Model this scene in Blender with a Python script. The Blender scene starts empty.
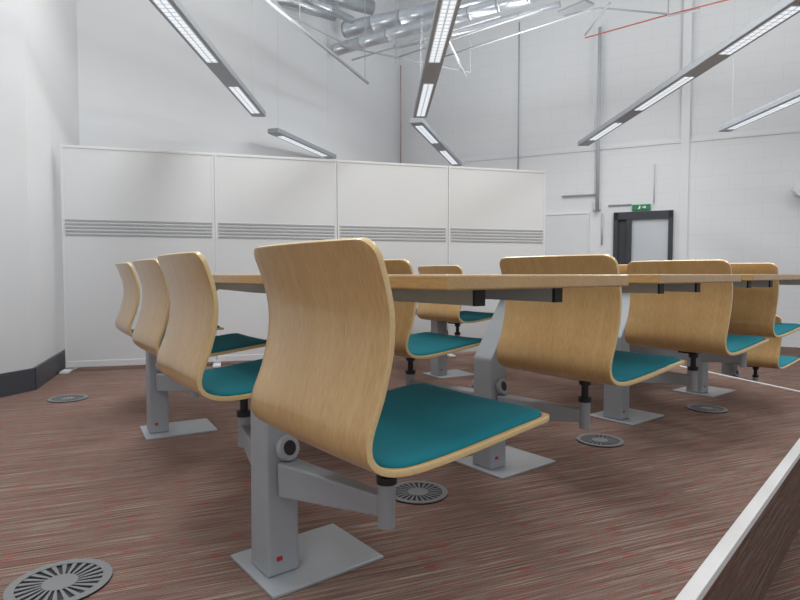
import bpy, math, random, bmesh
from mathutils import Vector, Matrix
random.seed(3)
H=0.735; F=580.0; P=math.atan(26/580)
sc=bpy.context.scene
COL=sc.collection
sc.view_settings.view_transform='Standard'
# ---------- helpers ----------
def raydir(u,v):
    return Vector(((u-400), (300-v)*math.sin(P)+F*math.cos(P), (300-v)*math.cos(P)-F*math.sin(P)))
def G(u,v,z=0.0):
    d=raydir(u,v); t=(z-H)/d.z
    return Vector((d.x*t,d.y*t,z))
def link(o,parent=None,kind=None,label=None,cat=None,group=None):
    COL.objects.link(o)
    if parent: o.parent=parent
    if kind: o["kind"]=kind
    if label: o["label"]=label
    if cat: o["category"]=cat
    if group: o["group"]=group
    return o
def mesh(name,verts,faces,mat=None,smooth=False):
    m=bpy.data.meshes.new(name); m.from_pydata([tuple(v) for v in verts],[],faces); m.update()
    if mat: m.materials.append(mat)
    if smooth:
        for p in m.polygons: p.use_smooth=True
    return m
def ob(name,m,parent=None,loc=None,rotz=None,**k):
    o=bpy.data.objects.new(name,m)
    if loc is not None: o.location=loc
    if rotz is not None: o.rotation_euler=(0,0,rotz)
    return link(o,parent,**k)
def empty(name,loc,rotz=0,**k):
    o=bpy.data.objects.new(name,None); o.location=loc; o.rotation_euler=(0,0,rotz); o.empty_display_size=.1
    return link(o,None,**k)
def bevel(o,w,s=2):
    b=o.modifiers.new('bevel','BEVEL'); b.width=w; b.segments=s; b.limit_method='ANGLE'
    return o
class MB:
    def __init__(s): s.v=[]; s.f=[]
    def box(s,c,d,R=None):
        n=len(s.v); R=R or Matrix.Identity(3); c=Vector(c)
        for x in(-1,1):
            for y in(-1,1):
                for z in(-1,1):
                    s.v.append(c+R@Vector((x*d[0]/2,y*d[1]/2,z*d[2]/2)))
        for q in((0,1,3,2),(4,6,7,5),(0,4,5,1),(2,3,7,6),(0,2,6,4),(1,5,7,3)): s.f.append(tuple(n+i for i in q))
    def hexa(s,lo,hi):
        n=len(s.v); k=len(lo); s.v+= [Vector(p) for p in lo]+[Vector(p) for p in hi]
        s.f.append(tuple(n+i for i in reversed(range(k)))); s.f.append(tuple(n+k+i for i in range(k)))
        for i in range(k):
            j=(i+1)%k; s.f.append((n+i,n+j,n+k+j,n+k+i))
    def beam(s,a,b,w,h,w2=None,h2=None):
        a=Vector(a);b=Vector(b);d=(b-a).normalized(); sd=d.cross(Vector((0,0,1)))
        if sd.length<1e-4: sd=Vector((1,0,0))
        sd.normalize(); up=sd.cross(d)
        w2=w2 or w;h2=h2 or h
        def ring(p,w,h): return [p-sd*w/2-up*h/2,p+sd*w/2-up*h/2,p+sd*w/2+up*h/2,p-sd*w/2+up*h/2]
        s.hexa(ring(a,w,h),ring(b,w2,h2))
    def cyl(s,a,b,r,r2=None,n=20):
        a=Vector(a);b=Vector(b);d=(b-a).normalized(); r2=r2 if r2 is not None else r
        t=Vector((1,0,0)) if abs(d.x)<.9 else Vector((0,1,0))
        x=d.cross(t).normalized(); y=d.cross(x)
        A=[a+(x*math.cos(2*math.pi*i/n)+y*math.sin(2*math.pi*i/n))*r for i in range(n)]
        B=[b+(x*math.cos(2*math.pi*i/n)+y*math.sin(2*math.pi*i/n))*r2 for i in range(n)]
        s.hexa(A,B)
    def mesh(s,name,mat):
        m=mesh(name,s.v,s.f,mat)
        bm=bmesh.new(); bm.from_mesh(m); bmesh.ops.recalc_face_normals(bm,faces=bm.faces); bm.to_mesh(m); bm.free()
        return m
def tubepath(name,pts,r,mat,parent=None,ribs=0,n=12,**k):
    pts=[Vector(p) for p in pts]; st=[]
    for i in range(len(pts)-1):
        a,b=pts[i],pts[i+1]; L=(b-a).length
        c=max(1,int(L/ribs)) if ribs else 1
        for j in range(c):
            p=a.lerp(b,j/c)
            st.append((p,r,i))
            if ribs and not(j==0 and i>0):
                d=(b-a).normalized()
                for dd,rr in((.012,r),(.014,r*1.07),(.05,r*1.07),(.052,r)): st.append((p+d*dd,rr,i))
    st.append((pts[-1],r,len(pts)-2))
    V=[];Fc=[]
    prev=None
    for idx,(p,rr,i) in enumerate(st):
        d=(pts[i+1]-pts[i]).normalized()
        if i>0 and (p-pts[i]).length<1e-6: d=(d+(pts[i]-pts[i-1]).normalized()).normalized()
        if prev is None:
            t=Vector((1,0,0)) if abs(d.x)<.9 else Vector((0,1,0)); x=d.cross(t).normalized()
        else: x=(prev-d*prev.dot(d)).normalized()
        prev=x; y=d.cross(x)
        for q in range(n):
            a=2*math.pi*q/n; V.append(p+(x*math.cos(a)+y*math.sin(a))*rr)
    for s in range(len(st)-1):
        for q in range(n):
            q2=(q+1)%n; Fc.append((s*n+q,s*n+q2,(s+1)*n+q2,(s+1)*n+q))
    Fc.append(tuple(reversed(range(n)))); Fc.append(tuple((len(st)-1)*n+q for q in range(n)))
    m=mesh(name,V,Fc,mat)
    bm=bmesh.new(); bm.from_mesh(m); bmesh.ops.recalc_face_normals(bm,faces=bm.faces); bm.to_mesh(m); bm.free()
    for p in m.polygons: p.use_smooth=len(p.vertices)==4
    return ob(name,m,parent,**k)
# ---------- materials ----------
def lin(c): return tuple(((x/255)/12.92 if x/255<=.04045 else ((x/255+.055)/1.055)**2.4) for x in c)+(1,)
def newmat(name):
    m=bpy.data.materials.new(name); m.use_nodes=True; nt=m.node_tree; b=nt.nodes['Principled BSDF']; return m,nt,b
def N(nt,t,**k):
    n=nt.nodes.new(t)
    for a,b in k.items(): setattr(n,a,b)
    return n
def simple(name,c,rough=.5,metal=0,noise=.04,nscale=30,bump=0):
    m,nt,b=newmat(name)
    tc=N(nt,'ShaderNodeTexCoord'); no=N(nt,'ShaderNodeTexNoise'); no.inputs['Scale'].default_value=nscale
    nt.links.new(tc.outputs['Object'],no.inputs['Vector'])
    mx=N(nt,'ShaderNodeMixRGB'); mx.inputs[1].default_value=tuple(x*(1-noise) for x in lin(c)[:3])+(1,); mx.inputs[2].default_value=tuple(min(1,x*(1+noise)) for x in lin(c)[:3])+(1,)
    nt.links.new(no.outputs['Fac'],mx.inputs[0]); nt.links.new(mx.outputs[0],b.inputs['Base Color'])
    b.inputs['Roughness'].default_value=rough; b.inputs['Metallic'].default_value=metal
    if bump:
        bp=N(nt,'ShaderNodeBump'); bp.inputs['Strength'].default_value=bump; bp.inputs['Distance'].default_value=.002
        nt.links.new(no.outputs['Fac'],bp.inputs['Height']); nt.links.new(bp.outputs[0],b.inputs['Normal'])
    return m
def emis(name,c,s):
    m,nt,b=newmat(name); b.inputs['Emission Color'].default_value=lin(c); b.inputs['Emission Strength'].default_value=s
    b.inputs['Base Color'].default_value=lin(c); return m
def wood(name,coord,scale,c1,c2,rough=.3,fleck=14):
    m,nt,b=newmat(name)
    tc=N(nt,'ShaderNodeTexCoord'); 
    def nz(sc_,det,dist):
        mp=N(nt,'ShaderNodeMapping'); mp.inputs['Scale'].default_value=sc_
        nt.links.new(tc.outputs[coord],mp.inputs['Vector'])
        no=N(nt,'ShaderNodeTexNoise'); no.inputs['Scale'].default_value=1; no.inputs['Detail'].default_value=det; no.inputs['Distortion'].default_value=dist
        nt.links.new(mp.outputs[0],no.inputs['Vector']); return no
    a=nz((scale[0]*.45,scale[1]*.8,scale[2]*.45),3,.8); b2=nz((scale[0]*4,scale[1]*fleck,scale[2]*4),2,0)
    mx=N(nt,'ShaderNodeMixRGB'); mx.inputs[0].default_value=.6
    nt.links.new(a.outputs['Fac'],mx.inputs[1]); nt.links.new(b2.outputs['Fac'],mx.inputs[2])
    cr=N(nt,'ShaderNodeValToRGB'); cr.color_ramp.elements[0].position=.3; cr.color_ramp.elements[0].color=lin(c1)
    cr.color_ramp.elements[1].position=.68; cr.color_ramp.elements[1].color=lin(c2)
    nt.links.new(mx.outputs[0],cr.inputs[0]); nt.links.new(cr.outputs[0],b.inputs['Base Color'])
    b.inputs['Roughness'].default_value=rough; b.inputs['Coat Weight'].default_value=.4; b.inputs['Coat Roughness'].default_value=.18
    return m
M_shell=wood('beech_veneer','UV',(80,2.5,1),(184,146,94),(209,174,122))
M_edge=wood('ply_edge','Object',(300,300,300),(208,178,124),(228,203,154),fleck=3)
M_top=wood('table_wood','Object',(60,2,60),(174,140,92),(198,165,116))
M_teal=simple('teal_fabric',(0,112,126),.95,noise=.22,nscale=700,bump=.3)
M_grey=simple('grey_metal',(162,168,174),.42,.1,noise=.03)
M_plate=simple('plate_metal',(174,179,184),.42,.15,noise=.03)
M_rail=simple('rail_metal',(190,195,200),.45,.0,noise=.03)
M_black=simple('black_plastic',(24,26,30),.45)
M_white=simple('white_panel',(214,217,219),.7,noise=.01)
M_frame=simple('panel_frame',(217,220,222),.5,noise=.01)
M_slat=simple('slat_grey',(164,168,171),.6)
M_red=simple('red_label',(180,40,45),.5)
M_base=simple('baseboard_dark',(66,70,78),.5)
M_wall=simple('white_paint',(222,225,227),.7,noise=.012,nscale=3)
M_wallgrey=simple('grey_paint',(207,211,214),.7,noise=.012,nscale=3)
M_pier=simple('pier_paint',(220,223,225),.7,noise=.012,nscale=3)
M_ceil=simple('ceiling_paint',(208,212,216),.8)
M_trim=simple('nosing_white',(228,229,229),.5)
M_steel=simple('galvanised_steel',(196,202,208),.3,.7,noise=.15,nscale=12)
M_pipe=simple('grey_pipe',(166,171,176),.4,.2)
M_pipel=simple('pale_pipe',(188,192,197),.45,.05)
M_redp=simple('red_pipe',(172,92,78),.5)
M_pinkp=simple('pale_reddish_pipe',(184,164,160),.5)
M_dark=simple('door_frame_dark',(52,55,60),.5)
M_glass=simple('frosted_glass',(196,203,208),.25,noise=.02)
M_green=emis('exit_green',(20,120,74),.1)
M_signw=emis('sign_white',(235,240,235),.35)
M_vent=simple('vent_plastic',(128,130,132),.5)
M_lum=simple('luminaire_aluminium',(156,162,168),.4,.15)
m,nt,b=newmat('diffuser')
tc=N(nt,'ShaderNodeTexCoord'); br=N(nt,'ShaderNodeTexBrick'); br.offset=0
br.inputs['Scale'].default_value=1; br.inputs['Brick Width'].default_value=.06; br.inputs['Row Height'].default_value=.048; br.inputs['Mortar Size'].default_value=.008; br.inputs['Mortar Smooth'].default_value=.3
br.inputs['Color1'].default_value=(.95,.98,1,1);br.inputs['Color2'].default_value=(.95,.98,1,1);br.inputs['Mortar'].default_value=(.36,.42,.5,1)
nt.links.new(tc.outputs['Object'],br.inputs['Vector']); nt.links.new(br.outputs['Color'],b.inputs['Emission Color']); b.inputs['Emission Strength'].default_value=.9
b.inputs['Base Color'].default_value=(.3,.3,.3,1)
M_diff=m
m,nt,b=newmat('painted_blockwork')
tc=N(nt,'ShaderNodeTexCoord'); mp=N(nt,'ShaderNodeMapping'); mp.inputs['Rotation'].default_value=(math.radians(90),0,0)
nt.links.new(tc.outputs['Object'],mp.inputs['Vector'])
br=N(nt,'ShaderNodeTexBrick'); br.inputs['Scale'].default_value=1; br.inputs['Brick Width'].default_value=.45; br.inputs['Row Height'].default_value=.225; br.inputs['Mortar Size'].default_value=.006; br.inputs['Mortar Smooth'].default_value=.6
br.inputs['Color1'].default_value=lin((221,224,226)); br.inputs['Color2'].default_value=lin((220,223,225)); br.inputs['Mortar'].default_value=lin((214,217,220))
nt.links.new(mp.outputs[0],br.inputs['Vector']); nt.links.new(br.outputs['Color'],b.inputs['Base Color']); b.inputs['Roughness'].default_value=.7
M_block=m
def carpet(name,k=1.0,ang=-22):
    m,nt,b=newmat(name)
    tc=N(nt,'ShaderNodeTexCoord'); mr=N(nt,'ShaderNodeMapping'); mr.inputs['Rotation'].default_value=(0,0,math.radians(ang))
    nt.links.new(tc.outputs['Object'],mr.inputs['Vector'])
    def layer(sx,sy,stops,det,w=0):
        mp=N(nt,'ShaderNodeMapping'); mp.inputs['Scale'].default_value=(sx,sy,1); mp.inputs['Location'].default_value=(w,w*2,0); nt.links.new(mr.outputs[0],mp.inputs['Vector'])
        no=N(nt,'ShaderNodeTexNoise'); no.inputs['Scale'].default_value=1; no.inputs['Detail'].default_value=det; no.inputs['Roughness'].default_value=.5
        nt.links.new(mp.outputs[0],no.inputs['Vector'])
        cr=N(nt,'ShaderNodeValToRGB'); e=cr.color_ramp.elements
        for i,(p,c) in enumerate(stops):
            if i<2: el=e[i]; el.position=p
            else: el=e.new(p)
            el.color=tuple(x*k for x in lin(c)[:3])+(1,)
        nt.links.new(no.outputs['Fac'],cr.inputs[0]); return cr,no
    c1,n1=layer(1.2,150,[(.3,(104,88,82)),(.68,(172,158,146)),(.4,(142,108,98)),(.47,(130,120,114)),(.53,(150,124,110)),(.6,(122,104,96))],0)
    c2,n2=layer(4.5,300,[(.3,(92,76,70)),(.68,(192,178,164)),(.4,(150,98,86)),(.47,(124,112,106)),(.53,(158,134,120)),(.6,(124,102,94))],0,7)
    mx=N(nt,'ShaderNodeMixRGB'); mx.inputs[0].default_value=.5
    nt.links.new(c1.outputs[0],mx.inputs[1]); nt.links.new(c2.outputs[0],mx.inputs[2])
    # sparse red thread flecks
    mpf=N(nt,'ShaderNodeMapping'); mpf.inputs['Scale'].default_value=(14,200,1); nt.links.new(mr.outputs[0],mpf.inputs['Vector'])
    nf=N(nt,'ShaderNodeTexNoise'); nf.inputs['Scale'].default_value=1; nf.inputs['Detail'].default_value=0; nt.links.new(mpf.outputs[0],nf.inputs['Vector'])
    rf=N(nt,'ShaderNodeValToRGB'); rf.color_ramp.elements[0].position=.66; rf.color_ramp.elements[0].color=(0,0,0,1); rf.color_ramp.elements[1].position=.70; rf.color_ramp.elements[1].color=(.7,.7,.7,1)
    nt.links.new(nf.outputs['Fac'],rf.inputs[0])
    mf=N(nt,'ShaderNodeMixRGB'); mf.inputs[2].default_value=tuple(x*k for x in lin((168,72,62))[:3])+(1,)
    nt.links.new(rf.outputs[0],mf.inputs[0]); nt.links.new(mx.outputs[0],mf.inputs[1])
    sp=N(nt,'ShaderNodeTexNoise'); sp.inputs['Scale'].default_value=330; nt.links.new(tc.outputs['Object'],sp.inputs['Vector'])
    sr=N(nt,'ShaderNodeValToRGB'); sr.color_ramp.elements[0].position=.38; sr.color_ramp.elements[0].color=(.64,.64,.64,1); sr.color_ramp.elements[1].position=.62; sr.color_ramp.elements[1].color=(1.0,1.0,1.0,1)
    nt.links.new(sp.outputs['Fac'],sr.inputs[0])
    mu=N(nt,'ShaderNodeMixRGB',blend_type='MULTIPLY'); mu.inputs[0].default_value=.85; nt.links.new(mf.outputs[0],mu.inputs[1]); nt.links.new(sr.outputs[0],mu.inputs[2])
    nt.links.new(mu.outputs[0],b.inputs['Base Color'])
    b.inputs['Roughness'].default_value=1.0; b.inputs['Specular IOR Level'].default_value=.1
    return m
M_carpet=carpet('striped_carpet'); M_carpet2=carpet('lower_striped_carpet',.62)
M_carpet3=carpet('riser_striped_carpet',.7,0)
# ---------- camera ----------
cam=bpy.data.cameras.new('camera'); co=bpy.data.objects.new('camera',cam); COL.objects.link(co)
cam.sensor_width=36; cam.lens=36*F/800; co.location=(0,0,H); co.rotation_euler=(math.pi/2-P,0,0); cam.clip_start=.02
sc.camera=co
# ---------- shell ----------
LOW=-.35
Ea=G(675,600); Eb=G(800,438)
E1=Vector((Ea.x,Ea.y)); D1=(Vector((Eb.x,Eb.y))-E1).normalized()
K=E1+D1*2.85
Bk=K-D1*7.3; Fd=Vector((-.25,.97)).normalized(); Fk=K+Fd*4.2
poly=[(Bk.x,Bk.y),(K.x,K.y),(Fk.x,Fk.y),(Fk.x-.3,12.0),(-4.2,12.0),(-4.2,Bk.y)]
b=MB(); b.hexa([(x,y,LOW+.001) for x,y in poly],[(x,y,0) for x,y in poly])
ob('floor',b.mesh('floor',M_carpet),kind='structure')
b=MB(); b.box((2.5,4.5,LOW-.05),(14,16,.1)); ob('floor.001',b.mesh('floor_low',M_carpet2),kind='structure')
def strip(name,a,bb,w):
    d=(bb-a).normalized(); n=Vector((d.y,-d.x))
    q=[a,bb,bb+n*w,a+n*w]
    m=MB(); m.hexa([(p.x,p.y,-.02) for p in q],[(p.x,p.y,.004) for p in q])
    bevel(ob(name,m.mesh(name,M_trim),kind='structure'),.002)
    L=(bb-a).length
    m=MB(); m.box((L/2,(LOW-.02)/2,w*.4),(L,-LOW-.021,w*.8))
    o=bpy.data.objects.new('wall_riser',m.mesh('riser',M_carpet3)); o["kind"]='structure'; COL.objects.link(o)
    o.matrix_world=Matrix(((d.x,0,n.x,a.x),(d.y,0,n.y,a.y),(0,1,0,0),(0,0,0,1)))
strip('trim_1',Bk,K,.036); strip('trim_2',K,Fk,.03)
R0=Vector((0,11.47)); TD=Vector((.898,-.44)).normalized(); ND=Vector((-TD.y,TD.x))*-1
def wallseg(name,a,bb,z0,z1,th,out,mat,kind='structure'):
    a=Vector(a[:2]);bb=Vector(bb[:2]);d=(bb-a); L=d.length
    m=MB(); y=(th/2)*out; m.box((L/2,y,(z0+z1)/2),(L,th,z1-z0))
    return ob(name,m.mesh(name,mat),loc=(a.x,a.y,0),rotz=math.atan2(d.y,d.x),kind=kind)
CT=6.0
WL1=G(33,390); WL0=G(-2,397.5); WLn=WL1+(WL0-WL1).normalized()*4
CB=Vector((-2.95,5.4,0))
wallseg('wall_right',R0,R0+TD*10.5,LOW,CT,.2,1,M_block)
wallseg('wall_back',CB,R0,LOW,CT,.2,1,M_wall)
wallseg('wall_left',WL1,CB,LOW,CT,.2,1,M_pier)
wallseg('wall_side',WLn,WL1,LOW,CT,.2,1,M_wallgrey)
m=MB(); m.box((2.5,4.5,CT+.1),(14,16,.2)); ob('ceiling',m.mesh('ceiling',M_ceil),kind='structure')
wallseg('baseboard_left',WL1,CB,0,.14,.02,-1,M_base)
wallseg('baseboard_side',WLn,WL1,0,.14,.02,-1,M_base)
def WP(u,v):
    d=raydir(u,v)
    n=Vector((ND.x,ND.y,0)); o=Vector((R0.x,R0.y,0)); c=Vector((0,0,H))
    t=(o-c).dot(n)/d.dot(n); p=c+d*t
    return (Vector((p.x,p.y))-R0).dot(TD), p.z
def wb(mb,t0,t1,n0,n1,z0,z1):
    mb.box(((t0+t1)/2,-(n0+n1)/2,(z0+z1)/2),(t1-t0,abs(n1-n0),z1-z0))
rw=math.atan2(TD.y,TD.x)
def wob(name,mb,mat,parent=None,**k):
    if parent: return ob(name,mb.mesh(name,mat),parent=parent,**k)
    return ob(name,mb.mesh(name,mat),loc=(R0.x,R0.y,0),rotz=rw,**k)
tl,_=WP(465,163)
m=MB(); wb(m,tl,10.3,0,.05,LOW,2.8); wob('wall_lower',m,M_block,kind='structure')
m=MB(); wb(m,tl,10.3,0,.065,2.8,2.835); wob('trim_3',m,M_frame,kind='structure')
tc_,_=WP(685,150)
m=MB(); wb(m,tc_-.06,tc_+.06,0.05,.08,LOW,CT); wob('wall_pier',m,M_pier,kind='structure')
# door
t0,_=WP(614,240); t1,_=WP(673,240); dz=WP(643,212)[1]
m=MB(); wb(m,t0,t0+.07,.051,.12,LOW,dz); wb(m,t1-.07,t1,.051,.12,LOW,dz); wb(m,t0,t1,.051,.12,dz-.12,dz)
mid=t0+.24; wb(m,mid-.04,mid+.04,.051,.12,LOW,dz-.1); wb(m,mid,t1,.051,.11,LOW,LOW+.15)
door=wob('door_1',m,M_dark,kind='structure')
m=MB(); wb(m,mid+.04,t1-.07,.052,.07,LOW+.15,dz-.12); wob('glass_pane',m,M_glass,parent=door)
m=MB(); wb(m,t0+.07,mid-.04,.052,.07,LOW,dz-.12); wob('side_panel',m,M_dark,parent=door)
m=MB(); wb(m,mid+.06,mid+.09,.121,.15,.55,.75); wob('handle',m,M_grey,parent=door)
# exit sign
e0,ez0=WP(632.5,211); e1,ez1=WP(651,204.5)
m=MB(); wb(m,e0,e1,.051,.09,ez0,ez1)
es=bevel(wob('exit_sign',m,M_green,label="green emergency exit sign with running figure above door",cat="exit sign"),.004)
m=MB(); ec=(e0+e1)/2; ezc=(ez0+ez1)/2; hs=(ez1-ez0)
def q(a,b_,w):
    a=Vector((a[0],-.092,a[1]));b_=Vector((b_[0],-.092,b_[1])); m.beam(a,b_,.003,w)
s=hs
q((ec-.3*s,ezc+.12*s),(ec-.35*s,ezc-.1*s),.16*s); q((ec-.35*s,ezc-.1*s),(ec-.2*s,ezc-.3*s),.08*s); q((ec-.35*s,ezc-.1*s),(ec-.55*s,ezc-.3*s),.08*s)
q((ec-.3*s,ezc+.1*s),(ec-.08*s,ezc+.0*s),.07*s); q((ec-.28*s,ezc+.24*s),(ec-.2*s,ezc+.32*s),.12*s)
wob('running_figure_symbol',m,M_signw,parent=es)
m=MB()
q((ec+.15*s,ezc),(ec+.7*s,ezc),.1*s); q((ec+.7*s,ezc),(ec+.5*s,ezc+.2*s),.09*s); q((ec+.7*s,ezc),(ec+.5*s,ezc-.2*s),.09*s)
wob('arrow_symbol',m,M_signw,parent=es)
def vpipe(u,v0,v1,r,mat,lab,off=.12):
    t,za=WP(u,v0); _,zb=WP(u,v1); p=R0+TD*t+ND*off
    return tubepath('wall_pipe',[(p.x,p.y,za),(p.x,p.y,zb)],r,mat,label=lab,cat='pipe')
vpipe(601,30,212,.028,M_pipel,"grey vertical service pipe on the blockwork wall")
vpipe(521,25,172,.011,M_pipe,"thin grey conduit on the blockwork wall")
vpipe(404,68,165,.014,M_pinkp,"thin pale reddish vertical pipe in the room corner",off=.15)
vpipe(603,214,245,.012,M_pipel,"short conduit drop beside the door",off=.09)
vpipe(655,165,204,.008,M_pipel,"thin conduit feeding the exit sign",off=.09)
t,z=WP(563,197); t2,_=WP(598,197)
a=R0+TD*t+ND*.09; c=R0+TD*t2+ND*.09
tubepath('wall_pipe',[(a.x,a.y,z),(c.x,c.y,z)],.014,M_pipe,label="horizontal conduit joining the service pipe",cat='pipe')
t,z=WP(609,206); t2,_=WP(632,205)
a=R0+TD*t+ND*.075; c=R0+TD*t2+ND*.075
tubepath('wall_pipe',[(a.x,a.y,z),(c.x,c.y,z)],.012,M_pipe,label="short horizontal conduit beside the exit sign",cat='pipe')
t,z=WP(594,206); m=MB(); wb(m,t,t+.12,.051,.1,z-.08,z+.08); bevel(wob('switch_box',m,M_white,label="small white switch box on the wall by the door",cat="switch box"),.01)
t0b,zb1=WP(545,216); t1b,zb0=WP(588,262)
m=MB(); wb(m,t0b,t1b,.052,.075,zb0,zb1); bd=wob('whiteboard',m,M_white,label="plain white board fixed to the wall",cat="whiteboard")
m=MB(); wb(m,t0b-.02,t1b+.02,.052,.085,zb1,zb1+.02); wb(m,t0b-.02,t1b+.02,.052,.085,zb0-.02,zb0); wb(m,t1b,t1b+.02,.052,.085,zb0,zb1); wb(m,t0b-.02,t0b,.052,.085,zb0,zb1)
wob('board_frame',m,M_frame,parent=bd)
t,z=WP(800,191)
m=MB(); m.cyl((t,-.2,z),(t,-.28,z),.09,.15,32); m.cyl((t,-.28,z),(t,-.42,z),.15,.13,32)
spk=wob('wall_speaker',m,M_frame,label="round white loudspeaker on a wall bracket",cat="speaker")
m=MB(); m.cyl((t,-.051,z),(t,-.2,z),.03,n=12); wob('bracket',m,M_white,parent=spk)
# ---------- folding partition ----------
PA=Vector((-2.52,4.35)); PB=Vector((1.35,5.465)); PD=(PB-PA); PL=PD.length; pr=math.atan2(PD.y,PD.x); PH=1.69
par=empty('partition_screen',(PA.x,PA.y,0),pr,label="white folding acoustic partition of four panels with grey slatted bands",cat="partition")
cuts=[0]
for u in(216,337,447):
    k=(u-400)/F
    dx,dy=PD/PL; cuts.append((k*PA.y-PA.x)/(dx-k*dy))
cuts.append(PL)
for i in range(4):
    a,c=cuts[i],cuts[i+1]
    m=MB(); m.box(((a+c)/2,0,.06+(PH-.06)/2),(c-a-.03,.044,PH-.08)); pn=ob('panel',m.mesh('panel',M_white),parent=par)
    m=MB()
    z0,z1=.03,PH
    wv=.018
    V=[];Fc=[]
    for y in(-.026,.026):
        V+=[(a+.002,y,z0),(c-.002,y,z0),(c-.002,y,z1),(a+.002,y,z1),(a+wv,y,z0+.05),(c-wv,y,z0+.05),(c-wv,y,z1-.02),(a+wv,y,z1-.02)]
    for j in range(4):
        k2=(j+1)%4; Fc+=[(j,k2,4+k2,4+j),(8+j,12+j,12+k2,8+k2),(j,8+j,8+k2,k2),(4+j,4+k2,12+k2,12+j)]
    m.v=[Vector(x) for x in V]; m.f=Fc
    bevel(ob('frame',m.mesh('frame',M_frame),parent=pn),.003)
    m=MB()
    for j in range(5): m.box(((a+c)/2,-.0245,1.030+j*.0265),(c-a-.05,.006,.0115))
    ob('slat_band',m.mesh('slat_band',M_slat),parent=pn)
for s_ in (0.02,cuts[1],cuts[2],cuts[3],PL-.02):
    m=MB(); m.box((s_,0,.012),(.06,.3,.022)); bevel(ob('foot',m.mesh('foot',M_frame),parent=par),.006)
# ---------- ceiling services ----------
def duct(pts,r,lab): return tubepath('ventilation_duct',pts,r,M_steel,ribs=.4,n=28,label=lab,cat='duct')
duct([G(335,50,4.2),G(415,28,4.25),G(560,-12,4.3)],.09,"silver galvanised ventilation duct under the ceiling")
duct([G(345,30,4.55),G(430,12,4.55),G(520,-18,4.55)],.12,"thick silver ventilation duct under the ceiling")
duct([G(215,-14,4.5),G(290,1,4.5),G(335,14,4.5)],.10,"silver ventilation duct beside the wall")
duct([G(262,-16,4.95),G(330,-4,4.95),G(372,8,4.95)],.11,"long silver round ventilation duct")
duct([G(395,47,3.98),G(480,26,3.98),G(560,4,3.98)],.04,"slim straight silver duct under the ceiling")
duct([G(300,-4,4.15),G(352,20,4.15)],.05,"slim silver branch duct under the ceiling")
lr="thin metal service conduit under the ceiling"
tubepath('service_rail',[G(262,-4,3.4),G(368,83,3.4)],.022,M_pipe,label="thin grey suspended service rail",cat="rail")
tubepath('service_rail',[G(340,46,3.75),G(470,72,3.65)],.012,M_pipe,label="thin grey cable rail below the ducts",cat="rail")
tubepath('service_rail',[G(448,40,3.6),G(466,76,3.6)],.014,M_pipe,label="short grey suspended rail",cat="rail")
for p_,q_,za_,zb_ in(((395,58),(540,10),3.8,3.8),((352,60),(500,16),3.87,3.87),((440,58),(590,10),3.86,3.86),((280,10),(345,44),3.9,3.9)):
    tubepath('service_rail',[G(*p_,za_),G(*q_,zb_)],.012,M_pipel,label=lr,cat="rail")
for u_,v_,z_ in((396,66,3.7),(470,74,3.6),(365,80,3.4),(300,28,3.4)):
    p=G(u_,v_,z_); tubepath('hanger_rod',[p+Vector((0,0,.03)),Vector((p.x,p.y,CT))],.005,M_pipe,n=6,label="thin metal hanger rod from the ceiling",cat="rod")
tubepath('sprinkler_pipe',[G(585,38,4.0),G(660,17,4.0),G(735,-2,4.0)],.009,M_redp,label="red sprinkler pipe below the ceiling",cat="pipe")
tubepath('sprinkler_pipe',[G(565,16,4.2),G(600,8,4.2),G(668,14,4.2)],.012,M_pipe,label="thin grey pipe below the ceiling",cat="pipe")
tubepath('sprinkler_pipe',[G(585,35,4.1),G(610,3,4.1)],.014,M_pipe,label="short grey pipe below the ceiling",cat="pipe")
pb=G(668,16,3.9)
tubepath('service_bracket',[G(700,9,3.9),pb,Vector((pb.x,pb.y,CT))],.012,M_pipe,label="bent grey support bracket beside the red pipe",cat="bracket")
# ladder-type cable tray
ta,tb=G(455,10,4.75),G(545,-14,4.75)
d=(tb-ta).normalized(); sd=Vector((-d.y,d.x,0))
m=MB()
for sg in(-.12,.12): m.beam(ta+sd*sg,tb+sd*sg,.02,.05)
L=(tb-ta).length
for i in range(int(L/.2)): 
    p=ta+d*(.1+i*.2); m.beam(p-sd*.12,p+sd*.12,.02,.015)
ob('cable_tray',m.mesh('tray',M_pipe),label="grey ladder cable tray running under the ceiling",cat="cable tray")
m=MB(); m.beam(G(562,14,4.4),G(590,2,4.4),.2,.04); bevel(ob('cable_basket',m.mesh('basket',M_pipe),label="grey metal cable basket hanging from ceiling",cat="cable tray"),.01)
# ---------- luminaires ----------
ZL=2.5; LW=.155
def lum(a,b_,lits,lab,w=LW):
    a=Vector(a);b_=Vector(b_);d=b_-a;L=d.length;r=math.atan2(d.y,d.x)
    e=empty('pendant_light',(a.x,a.y,ZL),r,label=lab,cat="ceiling light",group="suspended linear lights")
    m=MB(); m.box((L/2,0,.03),(L,w,.06)); bevel(ob('housing',m.mesh('housing',M_lum),parent=e),.006)
    for l0,l1 in lits:
        m=MB(); m.box((0,0,-.001),(l1-l0,w*.62,.006)); o=ob('diffuser',m.mesh('diffuser',M_diff),parent=e,loc=((l0+l1)/2,-.0,0))
    for s_ in (.08*L,.92*L):
        m=MB(); m.cyl((s_,0,.06),(s_,0,CT-ZL),.0015,n=6); ob('suspension_wire',m.mesh('wire',M_pipel),parent=e)
    return e
def lumpix(u0,v0,u1,v1,fr,ext,lab):
    a=G(u0,v0,ZL);b_=G(u1,v1,ZL); d=(b_-a).normalized(); a2=a-d*ext
    li=[((G(p[0],p[1],ZL)-a2).dot(d),(G(q_[0],q_[1],ZL)-a2).dot(d)) for p,q_ in fr]
    return lum(a2,b_,li,lab)
lab="long grey suspended linear light with lit louvred sections"
lumpix(160,0,259,117,[((150,-12),(210,62)),((232,87),(256,113))],.6,lab)
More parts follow.
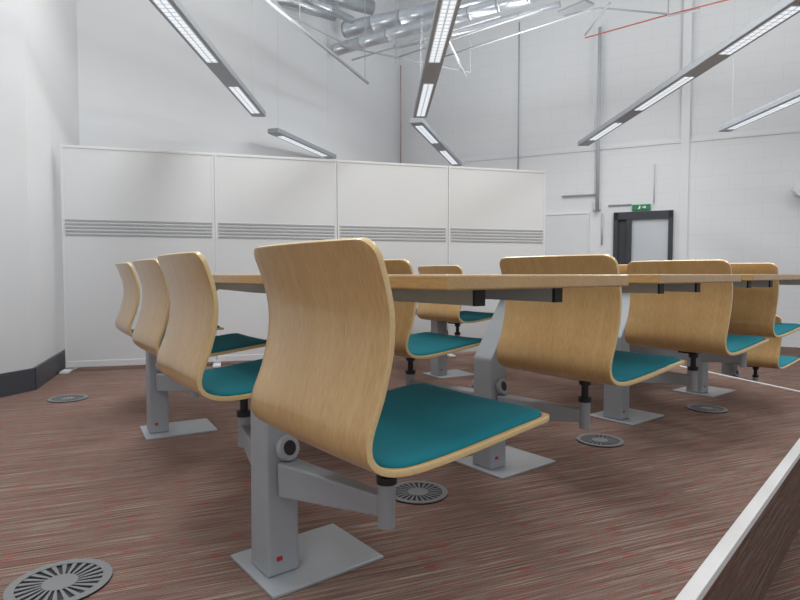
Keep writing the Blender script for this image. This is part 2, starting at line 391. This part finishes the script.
lumpix(450,0,420,118,[((455,-20),(434,62)),((431,84),(421,116))],.6,lab)
lumpix(416,123,457,166,[((418,126),(434,143)),((443,151),(455,164))],0,"grey suspended linear light angled away from its neighbour")
lumpix(273,133,332,159,[((280,136),(326,156))],0,"short grey suspended linear light near the wall")
lumpix(800,5,583,146,[((798,6),(724,54)),((690,77),(637,110)),((618,123),(592,140))],.5,lab)
lumpix(860,72,724,132,[((850,76),(783,106)),((785,105),(730,129))],0,lab)
# ---------- vents ----------
def vent(u,v,R):
    p=G(u,v); e=empty('floor_vent',(p.x,p.y,0),random.random(),label="round grey swirl air diffuser set in carpet",cat="floor vent",group="floor air diffusers")
    m=MB(); n=48
    m.cyl((0,0,.0005),(0,0,.002),R,n=n)
    ob('dark_recess',m.mesh('recess',M_black),parent=e)
    v_=[];f=[]
    def ringpart(r0,r1,z):
        k=len(v_)
        for i in range(n):
            a=2*math.pi*i/n; v_.extend([(r0*math.cos(a),r0*math.sin(a),z),(r1*math.cos(a),r1*math.sin(a),z)])
        for i in range(n):
            j=(i+1)%n; f.append((k+2*i,k+2*i+1,k+2*j+1,k+2*j))
    ringpart(.82*R,R,.006)
    k=len(v_)
    for i in range(n):
        a=2*math.pi*i/n; v_.append((.34*R*math.cos(a),.34*R*math.sin(a),.0055))
    f.append(tuple(range(k,k+n)))
    ns=24
    for i in range(ns):
        a=2*math.pi*i/ns; tw=.12
        b2=a+2*math.pi/ns*.45
        r0,r1=.32*R,.84*R
        k=len(v_)
        v_.extend([(r0*math.cos(a),r0*math.sin(a),.005),(r1*math.cos(a+tw),r1*math.sin(a+tw),.005),(r1*math.cos(b2+tw),r1*math.sin(b2+tw),.005),(r0*math.cos(b2),r0*math.sin(b2),.005)])
        f.append((k,k+1,k+2,k+3))
    g=ob('grille',mesh('grille',v_,f,M_vent),parent=e)
    so=g.modifiers.new('s','SOLIDIFY'); so.thickness=.002
for u,v,R in((60,584,.112),(418,493,.1),(600,441,.1),(68,399,.105),(707,409,.1)): vent(u,v,R)
# ---------- chairs ----------
TH=math.radians(38)
def nv(th): return Vector((math.cos(th),math.sin(th)))
def ev(th): return Vector((-math.sin(th),math.cos(th)))
prof=[(.018,.792),(.034,.75),(.048,.705),(.056,.66),(.054,.61),(.043,.56),(.030,.515),(.021,.482),(.021,.452),(.035,.427),(.066,.411),(.114,.405),(.17,.407),(.24,.413),(.34,.424),(.42,.433),(.475,.437),(.509,.432)]
def catmull(pts,per=6):
    out=[];n=len(pts)
    for i in range(n-1):
        p0=Vector(pts[max(i-1,0)]);p1=Vector(pts[i]);p2=Vector(pts[i+1]);p3=Vector(pts[min(i+2,n-1)])
        for k in range(per):
            t=k/per
            out.append(.5*((2*p1)+(-p0+p2)*t+(2*p0-5*p1+4*p2-p3)*t*t+(-p0+3*p1-3*p2+p3)*t**3))
    out.append(Vector(pts[-1])); return out
cur=catmull([Vector(p) for p in prof],6)
arc=[0]
for i in range(1,len(cur)): arc.append(arc[-1]+(cur[i]-cur[i-1]).length)
TOT=arc[-1]
def at(s):
    s=max(0,min(TOT,s))
    for i in range(1,len(arc)):
        if arc[i]>=s:
            t=(s-arc[i-1])/(arc[i]-arc[i-1]+1e-9); p=cur[i-1].lerp(cur[i],t); tg=(cur[i]-cur[i-1]).normalized(); return p,tg
HW=.225
def hw(s):
    w=.3
    for dist,r,base in((s,.035,.222),(TOT-s,.06,.217)):
        if dist<r: w=min(w,base-r+math.sqrt(max(0,r*r-(r-dist)**2)))
    w2=.222-.005*min(1,s/.25)
    return min(w,w2)
ss=[0,.001,.003,.007,.013,.02,.029,.038,.045]
k=.06
while k<TOT-.065: ss.append(k); k+=.0125
ss+= [TOT-x for x in(.06,.048,.036,.025,.016,.009,.004,.0015,0)]
NW=16
def surf(s,y,w,off=0):
    p,tg=at(s); a=y/HW
    nx=Vector((-tg.y,tg.x))
    back=max(0,min(1,(.36-s)/.1)); bend=.014*a*a*back + .004*a*a*(1-back)
    q_=p+nx*(bend+off)
    crown=-.006*a*a*max(0,1-s/.1)
    return Vector((q_.x-.22,y,q_.y+crown))
def shell_mesh():
    V=[];Fc=[];UV=[]
    for s in ss:
        w=hw(s)
        for j in range(NW+1):
            y=w*(2*j/NW-1); V.append(surf(s,y,w)); UV.append((y,s))
    for i in range(len(ss)-1):
        for j in range(NW):
            a=i*(NW+1)+j; Fc.append((a,a+1,a+NW+2,a+NW+1))
    m=mesh('seat_shell',V,Fc,M_shell,True); m.materials.append(M_edge)
    uv=m.uv_layers.new(name='UVMap')
    for l in m.loops: uv.data[l.index].uv=UV[l.vertex_index]
    return m
SM=shell_mesh()
def pad_mesh():
    s0=.395; s1=TOT-.018; n=26; V=[];Fc=[]; K2=14
    rows=[]
    for i in range(n+1):
        s=s0+(s1-s0)*i/n; dd=min(s-s0,s1-s); r=.05
        w=.208 if dd>=r else .208-r+math.sqrt(max(0,r*r-(r-dd)**2))
        rows.append((s,w))
    def hgt(s,y,w):
        e=min(s-s0,s1-s,w-abs(y)); e=max(0,e); return .008*min(1,e/.014)**.5+.003*min(1,e/.12)
    for s,w in rows:
        ys=[w*math.sin(math.pi/2*(2*j/K2-1)) for j in range(K2+1)]
        for y in ys: V.append(surf(s,y,w,.0075+hgt(s,y,w)))
    base=len(V)
    for s,w in rows:
        ys=[w*math.sin(math.pi/2*(2*j/K2-1)) for j in range(K2+1)]
        for y in ys: V.append(surf(s,y,w,.0065))
    for i in range(n):
        for j in range(K2):
            a=i*(K2+1)+j; q_=(a,a+1,a+K2+2,a+K2+1); Fc.append(q_); Fc.append(tuple(base+x for x in reversed(q_)))
    def idx(i,j): return i*(K2+1)+j
    loop=[idx(0,j) for j in range(K2+1)]+[idx(i,K2) for i in range(1,n+1)]+[idx(n,j) for j in range(K2-1,-1,-1)]+[idx(i,0) for i in range(n-1,0,-1)]
    for a,c in zip(loop,loop[1:]+loop[:1]): Fc.append((a,base+a,base+c,c))
    return mesh('seat_pad',V,Fc,M_teal,True)
PM=pad_mesh()
m=MB(); m.cyl((0,0,.29),(0,0,.390),.012); m.cyl((0,0,.362),(0,0,.380),.02); m.cyl((0,0,.3035),(0,0,.319),.0215); m.box((.0,0,.391),(.12,.08,.014)); PIV=m.mesh('pivot',M_black)
m=MB(); m.cyl((0,0,.212),(0,0,.303),.0185,n=28); HOLD=m.mesh('hub',M_grey)
def chair(ref,post,th=TH,lab=None,z=0):
    n=nv(th);e=ev(th); ref=Vector(ref); pin=ref+n*.155+e*.23
    c=empty('swing_chair',(pin.x,pin.y,z),th,label=lab or "moulded beech plywood swing chair with teal seat pad",cat="chair",group="swing chairs fixed to the tables")
    so=ob('seat_shell',SM,parent=c)
    sd=so.modifiers.new('s','SOLIDIFY'); sd.thickness=.012; sd.offset=0; sd.material_offset_rim=1
    bevel(so,.002,2)
    ob('seat_pad',PM,parent=c,label="teal fabric seat pad")
    ob('pivot',PIV,parent=c,label="black pivot shaft and collar")
    if post is not None:
        pv=Vector((post.x,post.y))-pin; lp=Vector((pv.dot(n),pv.dot(e)))
        dirr=(-lp).normalized()
        m=MB(); m.beam((lp.x+dirr.x*.048,lp.y+dirr.y*.048,.244),(-dirr.x*.010,-dirr.y*.010,.256),.058,.084,.03,.046)
        ar=bevel(ob('swing_arm',m.mesh('arm',M_grey),parent=c),.005)
        ob('hub',HOLD,parent=ar)
        m=MB(); a3=Vector((lp.x+dirr.x*.045,lp.y+dirr.y*.045,.314)); b3=a3+Vector((dirr.x*.016,dirr.y*.016,.004)); m.cyl(a3,b3,.031,n=28)
        bevel(ob('bearing_cap',m.mesh('cap',M_plate),parent=ar,label="silver ring pivot cap"),.003)
        m=MB(); dd=(b3-a3).normalized(); m.cyl(b3-dd*.002,b3+dd*.001,.018,n=24); ob('cap_insert',m.mesh('capin',M_black),parent=ar)
    return c
# ---------- tables ----------
def table(posts,ths,e0,e1,lab,z=0):
    n1=nv(ths[0]); e1v=ev(ths[0]); p1=Vector(posts[0][:2])
    T=empty('desk_table',(p1.x,p1.y,z),ths[0],label=lab,cat="table",group="fixed rows of desk tables")
    def loc(w): d=Vector(w)-p1; return Vector((d.dot(n1),d.dot(e1v)))
    p2=Vector(posts[1][:2]); n2=nv(ths[1]); e2=ev(ths[1])
    def poly_at(off):
        a=p1+n1*off; c=p2+n2*off
        det=e1v.x*(-e2.y)-(-e2.x)*e1v.y
        r=c-a
        if abs(det)<1e-4: mid=a+e1v*.75
        else:
            t=(r.x*(-e2.y)-(-e2.x)*r.y)/det; mid=a+e1v*t
        return [loc(a+e1v*e0),loc(mid),loc(c+e2*e1)]
    def sweep(o0,o1,z0,z1,mb,e0s=0):
        A=poly_at(o0);B=poly_at(o1)
        A[0]=A[0]+Vector((0,e0s));B[0]=B[0]+Vector((0,e0s))
        k=len(mb.v)
        mb.v+=[Vector((p.x,p.y,z0)) for p in A]+[Vector((p.x,p.y,z0)) for p in B]+[Vector((p.x,p.y,z1)) for p in A]+[Vector((p.x,p.y,z1)) for p in B]
        for i in(0,1):
            mb.f+=[tuple(k+x for x in f_) for f_ in((i,i+1,i+4,i+3),(6+i,9+i,10+i,7+i),(i,6+i,7+i,i+1),(3+i,4+i,10+i,9+i))]
        mb.f+=[tuple(k+x for x in(0,3,9,6)),tuple(k+x for x in(2,8,11,5))]
    m=MB(); sweep(.05,.62,.706,.734,m); bevel(ob('tabletop',m.mesh('tabletop',M_top),parent=T),.004,3)
    for o in(.19,.44):
        m=MB(); sweep(o,o+.03,.672,.705,m,.08); r_=ob('rail',m.mesh('rail',M_rail),parent=T)
        A=poly_at(o)[0]; m=MB(); m.box((A.x+.015,A.y+.078,.6875),(.028,.010,.032)); ob('end_cap',m.mesh('endcap',M_black),parent=r_)
    for p,th in zip(posts,ths):
        l=loc(Vector(p[:2])); R=Matrix.Rotation(th-ths[0],3,'Z'); o3=Vector((l.x,l.y,0))
        m=MB()
        secs=[((-.0425,.008),(.0425,.008),.05),((-.0425,.42),(.0425,.46),.045),((.12,.664),(.28,.664),.045),((.12,.704),(.32,.704),.045)]
        for (a_,b_,hw_) in secs:
            for sx,sy in((a_,-1),(b_,-1),(b_,1),(a_,1)): m.v.append(o3+R@Vector((sx[0],sy*hw_,sx[1])))
        ns=len(secs)
        for i in range(ns-1):
            for j in range(4):
                j2=(j+1)%4; m.f.append((i*4+j,i*4+j2,i*4+4+j2,i*4+4+j))
        m.f.append((3,2,1,0)); m.f.append(tuple((ns-1)*4+j for j in range(4)))
        lg=bevel(ob('leg',m.mesh('leg',M_grey),parent=T),.007,3)
        m=MB(); q_=o3+R@Vector((.09,0,.004)); m.box(q_,(.31,.25,.008),R); bevel(ob('base_plate',m.mesh('plate',M_plate),parent=lg),.002)
        m=MB(); q_=o3+R@Vector((-.012,-.0505,.05)); m.box(q_,(.014,.003,.01),R); ob('red_label',m.mesh('redlabel',M_red),parent=lg)
    return T
TH2=math.radians(30)
P1=G(275,569); P2=G(158,432); P3=G(489,467); P4=G(616,419); P5=G(697,393)
off=Vector((P2.x-P1.x,P2.y-P1.y,0))
B_2=P3+off; C_2=P4+off; D_2=P5+off*.93
tl_="light beech topped desk table on grey metal pedestal legs"
table((P1,P2),(TH,TH2),-.575,1.0,tl_)
table((P3,B_2),(TH,TH2),-.63,.55,tl_)
table((P4,C_2),(TH,TH2),-.60,.5,tl_)
table((P5,D_2),(TH,TH2),-.57,.1,tl_)
chair((-.008,.905),P1,lab="moulded beech swing chair with teal seat pad at table end")
chair((-.467,1.47),P1,math.radians(35.5))
chair((-.865,2.17),P2,math.radians(35.5))
chair((-1.30,2.88),P2,math.radians(34))
chair((.645,1.67),P3)
chair((.065,2.22),P3)
chair((1.335,2.31),P4)
chair((.93,2.98),P4)
chair((.43,3.85),C_2)
chair((-.04,4.30),C_2)
chair((1.95,2.97),P5)
chair((1.50,3.5),P5)
PL1=Vector((2.60,4.55,0))
chair((2.72,4.1),PL1,z=LOW,lab="beech swing chair with teal pad on the lower tier")
table((PL1,PL1+off),(TH,TH2),-.1,-.3,"beech topped desk table standing on the lower tier",z=LOW)
# ---------- lights ----------
def area(x,y,z,sx,sy,e,c=(1,.998,.99),rot=(0,0,0)):
    l=bpy.data.lights.new('fill_lamp','AREA'); l.shape='RECTANGLE'; l.size=sx; l.size_y=sy; l.energy=e; l.color=c
    o=bpy.data.objects.new('fill_lamp',l); o.location=(x,y,z); o.rotation_euler=rot; COL.objects.link(o)
for x,y in((-1.2,3),(1.5,3),(4.3,3.5),(0.6,7),(3.2,6.8)): area(x,y,3.6,.4,3,57)  # added fill lamps hung well below the ceiling, for general ambient light
for x,y in((-.8,4.5),(2.5,4),(1.5,7.5),(4.5,6)): area(x,y,2.9,.6,3,52,rot=(math.pi,0,0))  # added upward fill that brightens the ceiling and upper walls
area(0,-1.0,3.4,4,1,58)  # unseen fill lamp added behind the camera, no fitting there
w=bpy.data.worlds.new('world'); sc.world=w; w.use_nodes=True
w.node_tree.nodes['Background'].inputs[0].default_value=(.95,.97,1,1); w.node_tree.nodes['Background'].inputs[1].default_value=.52
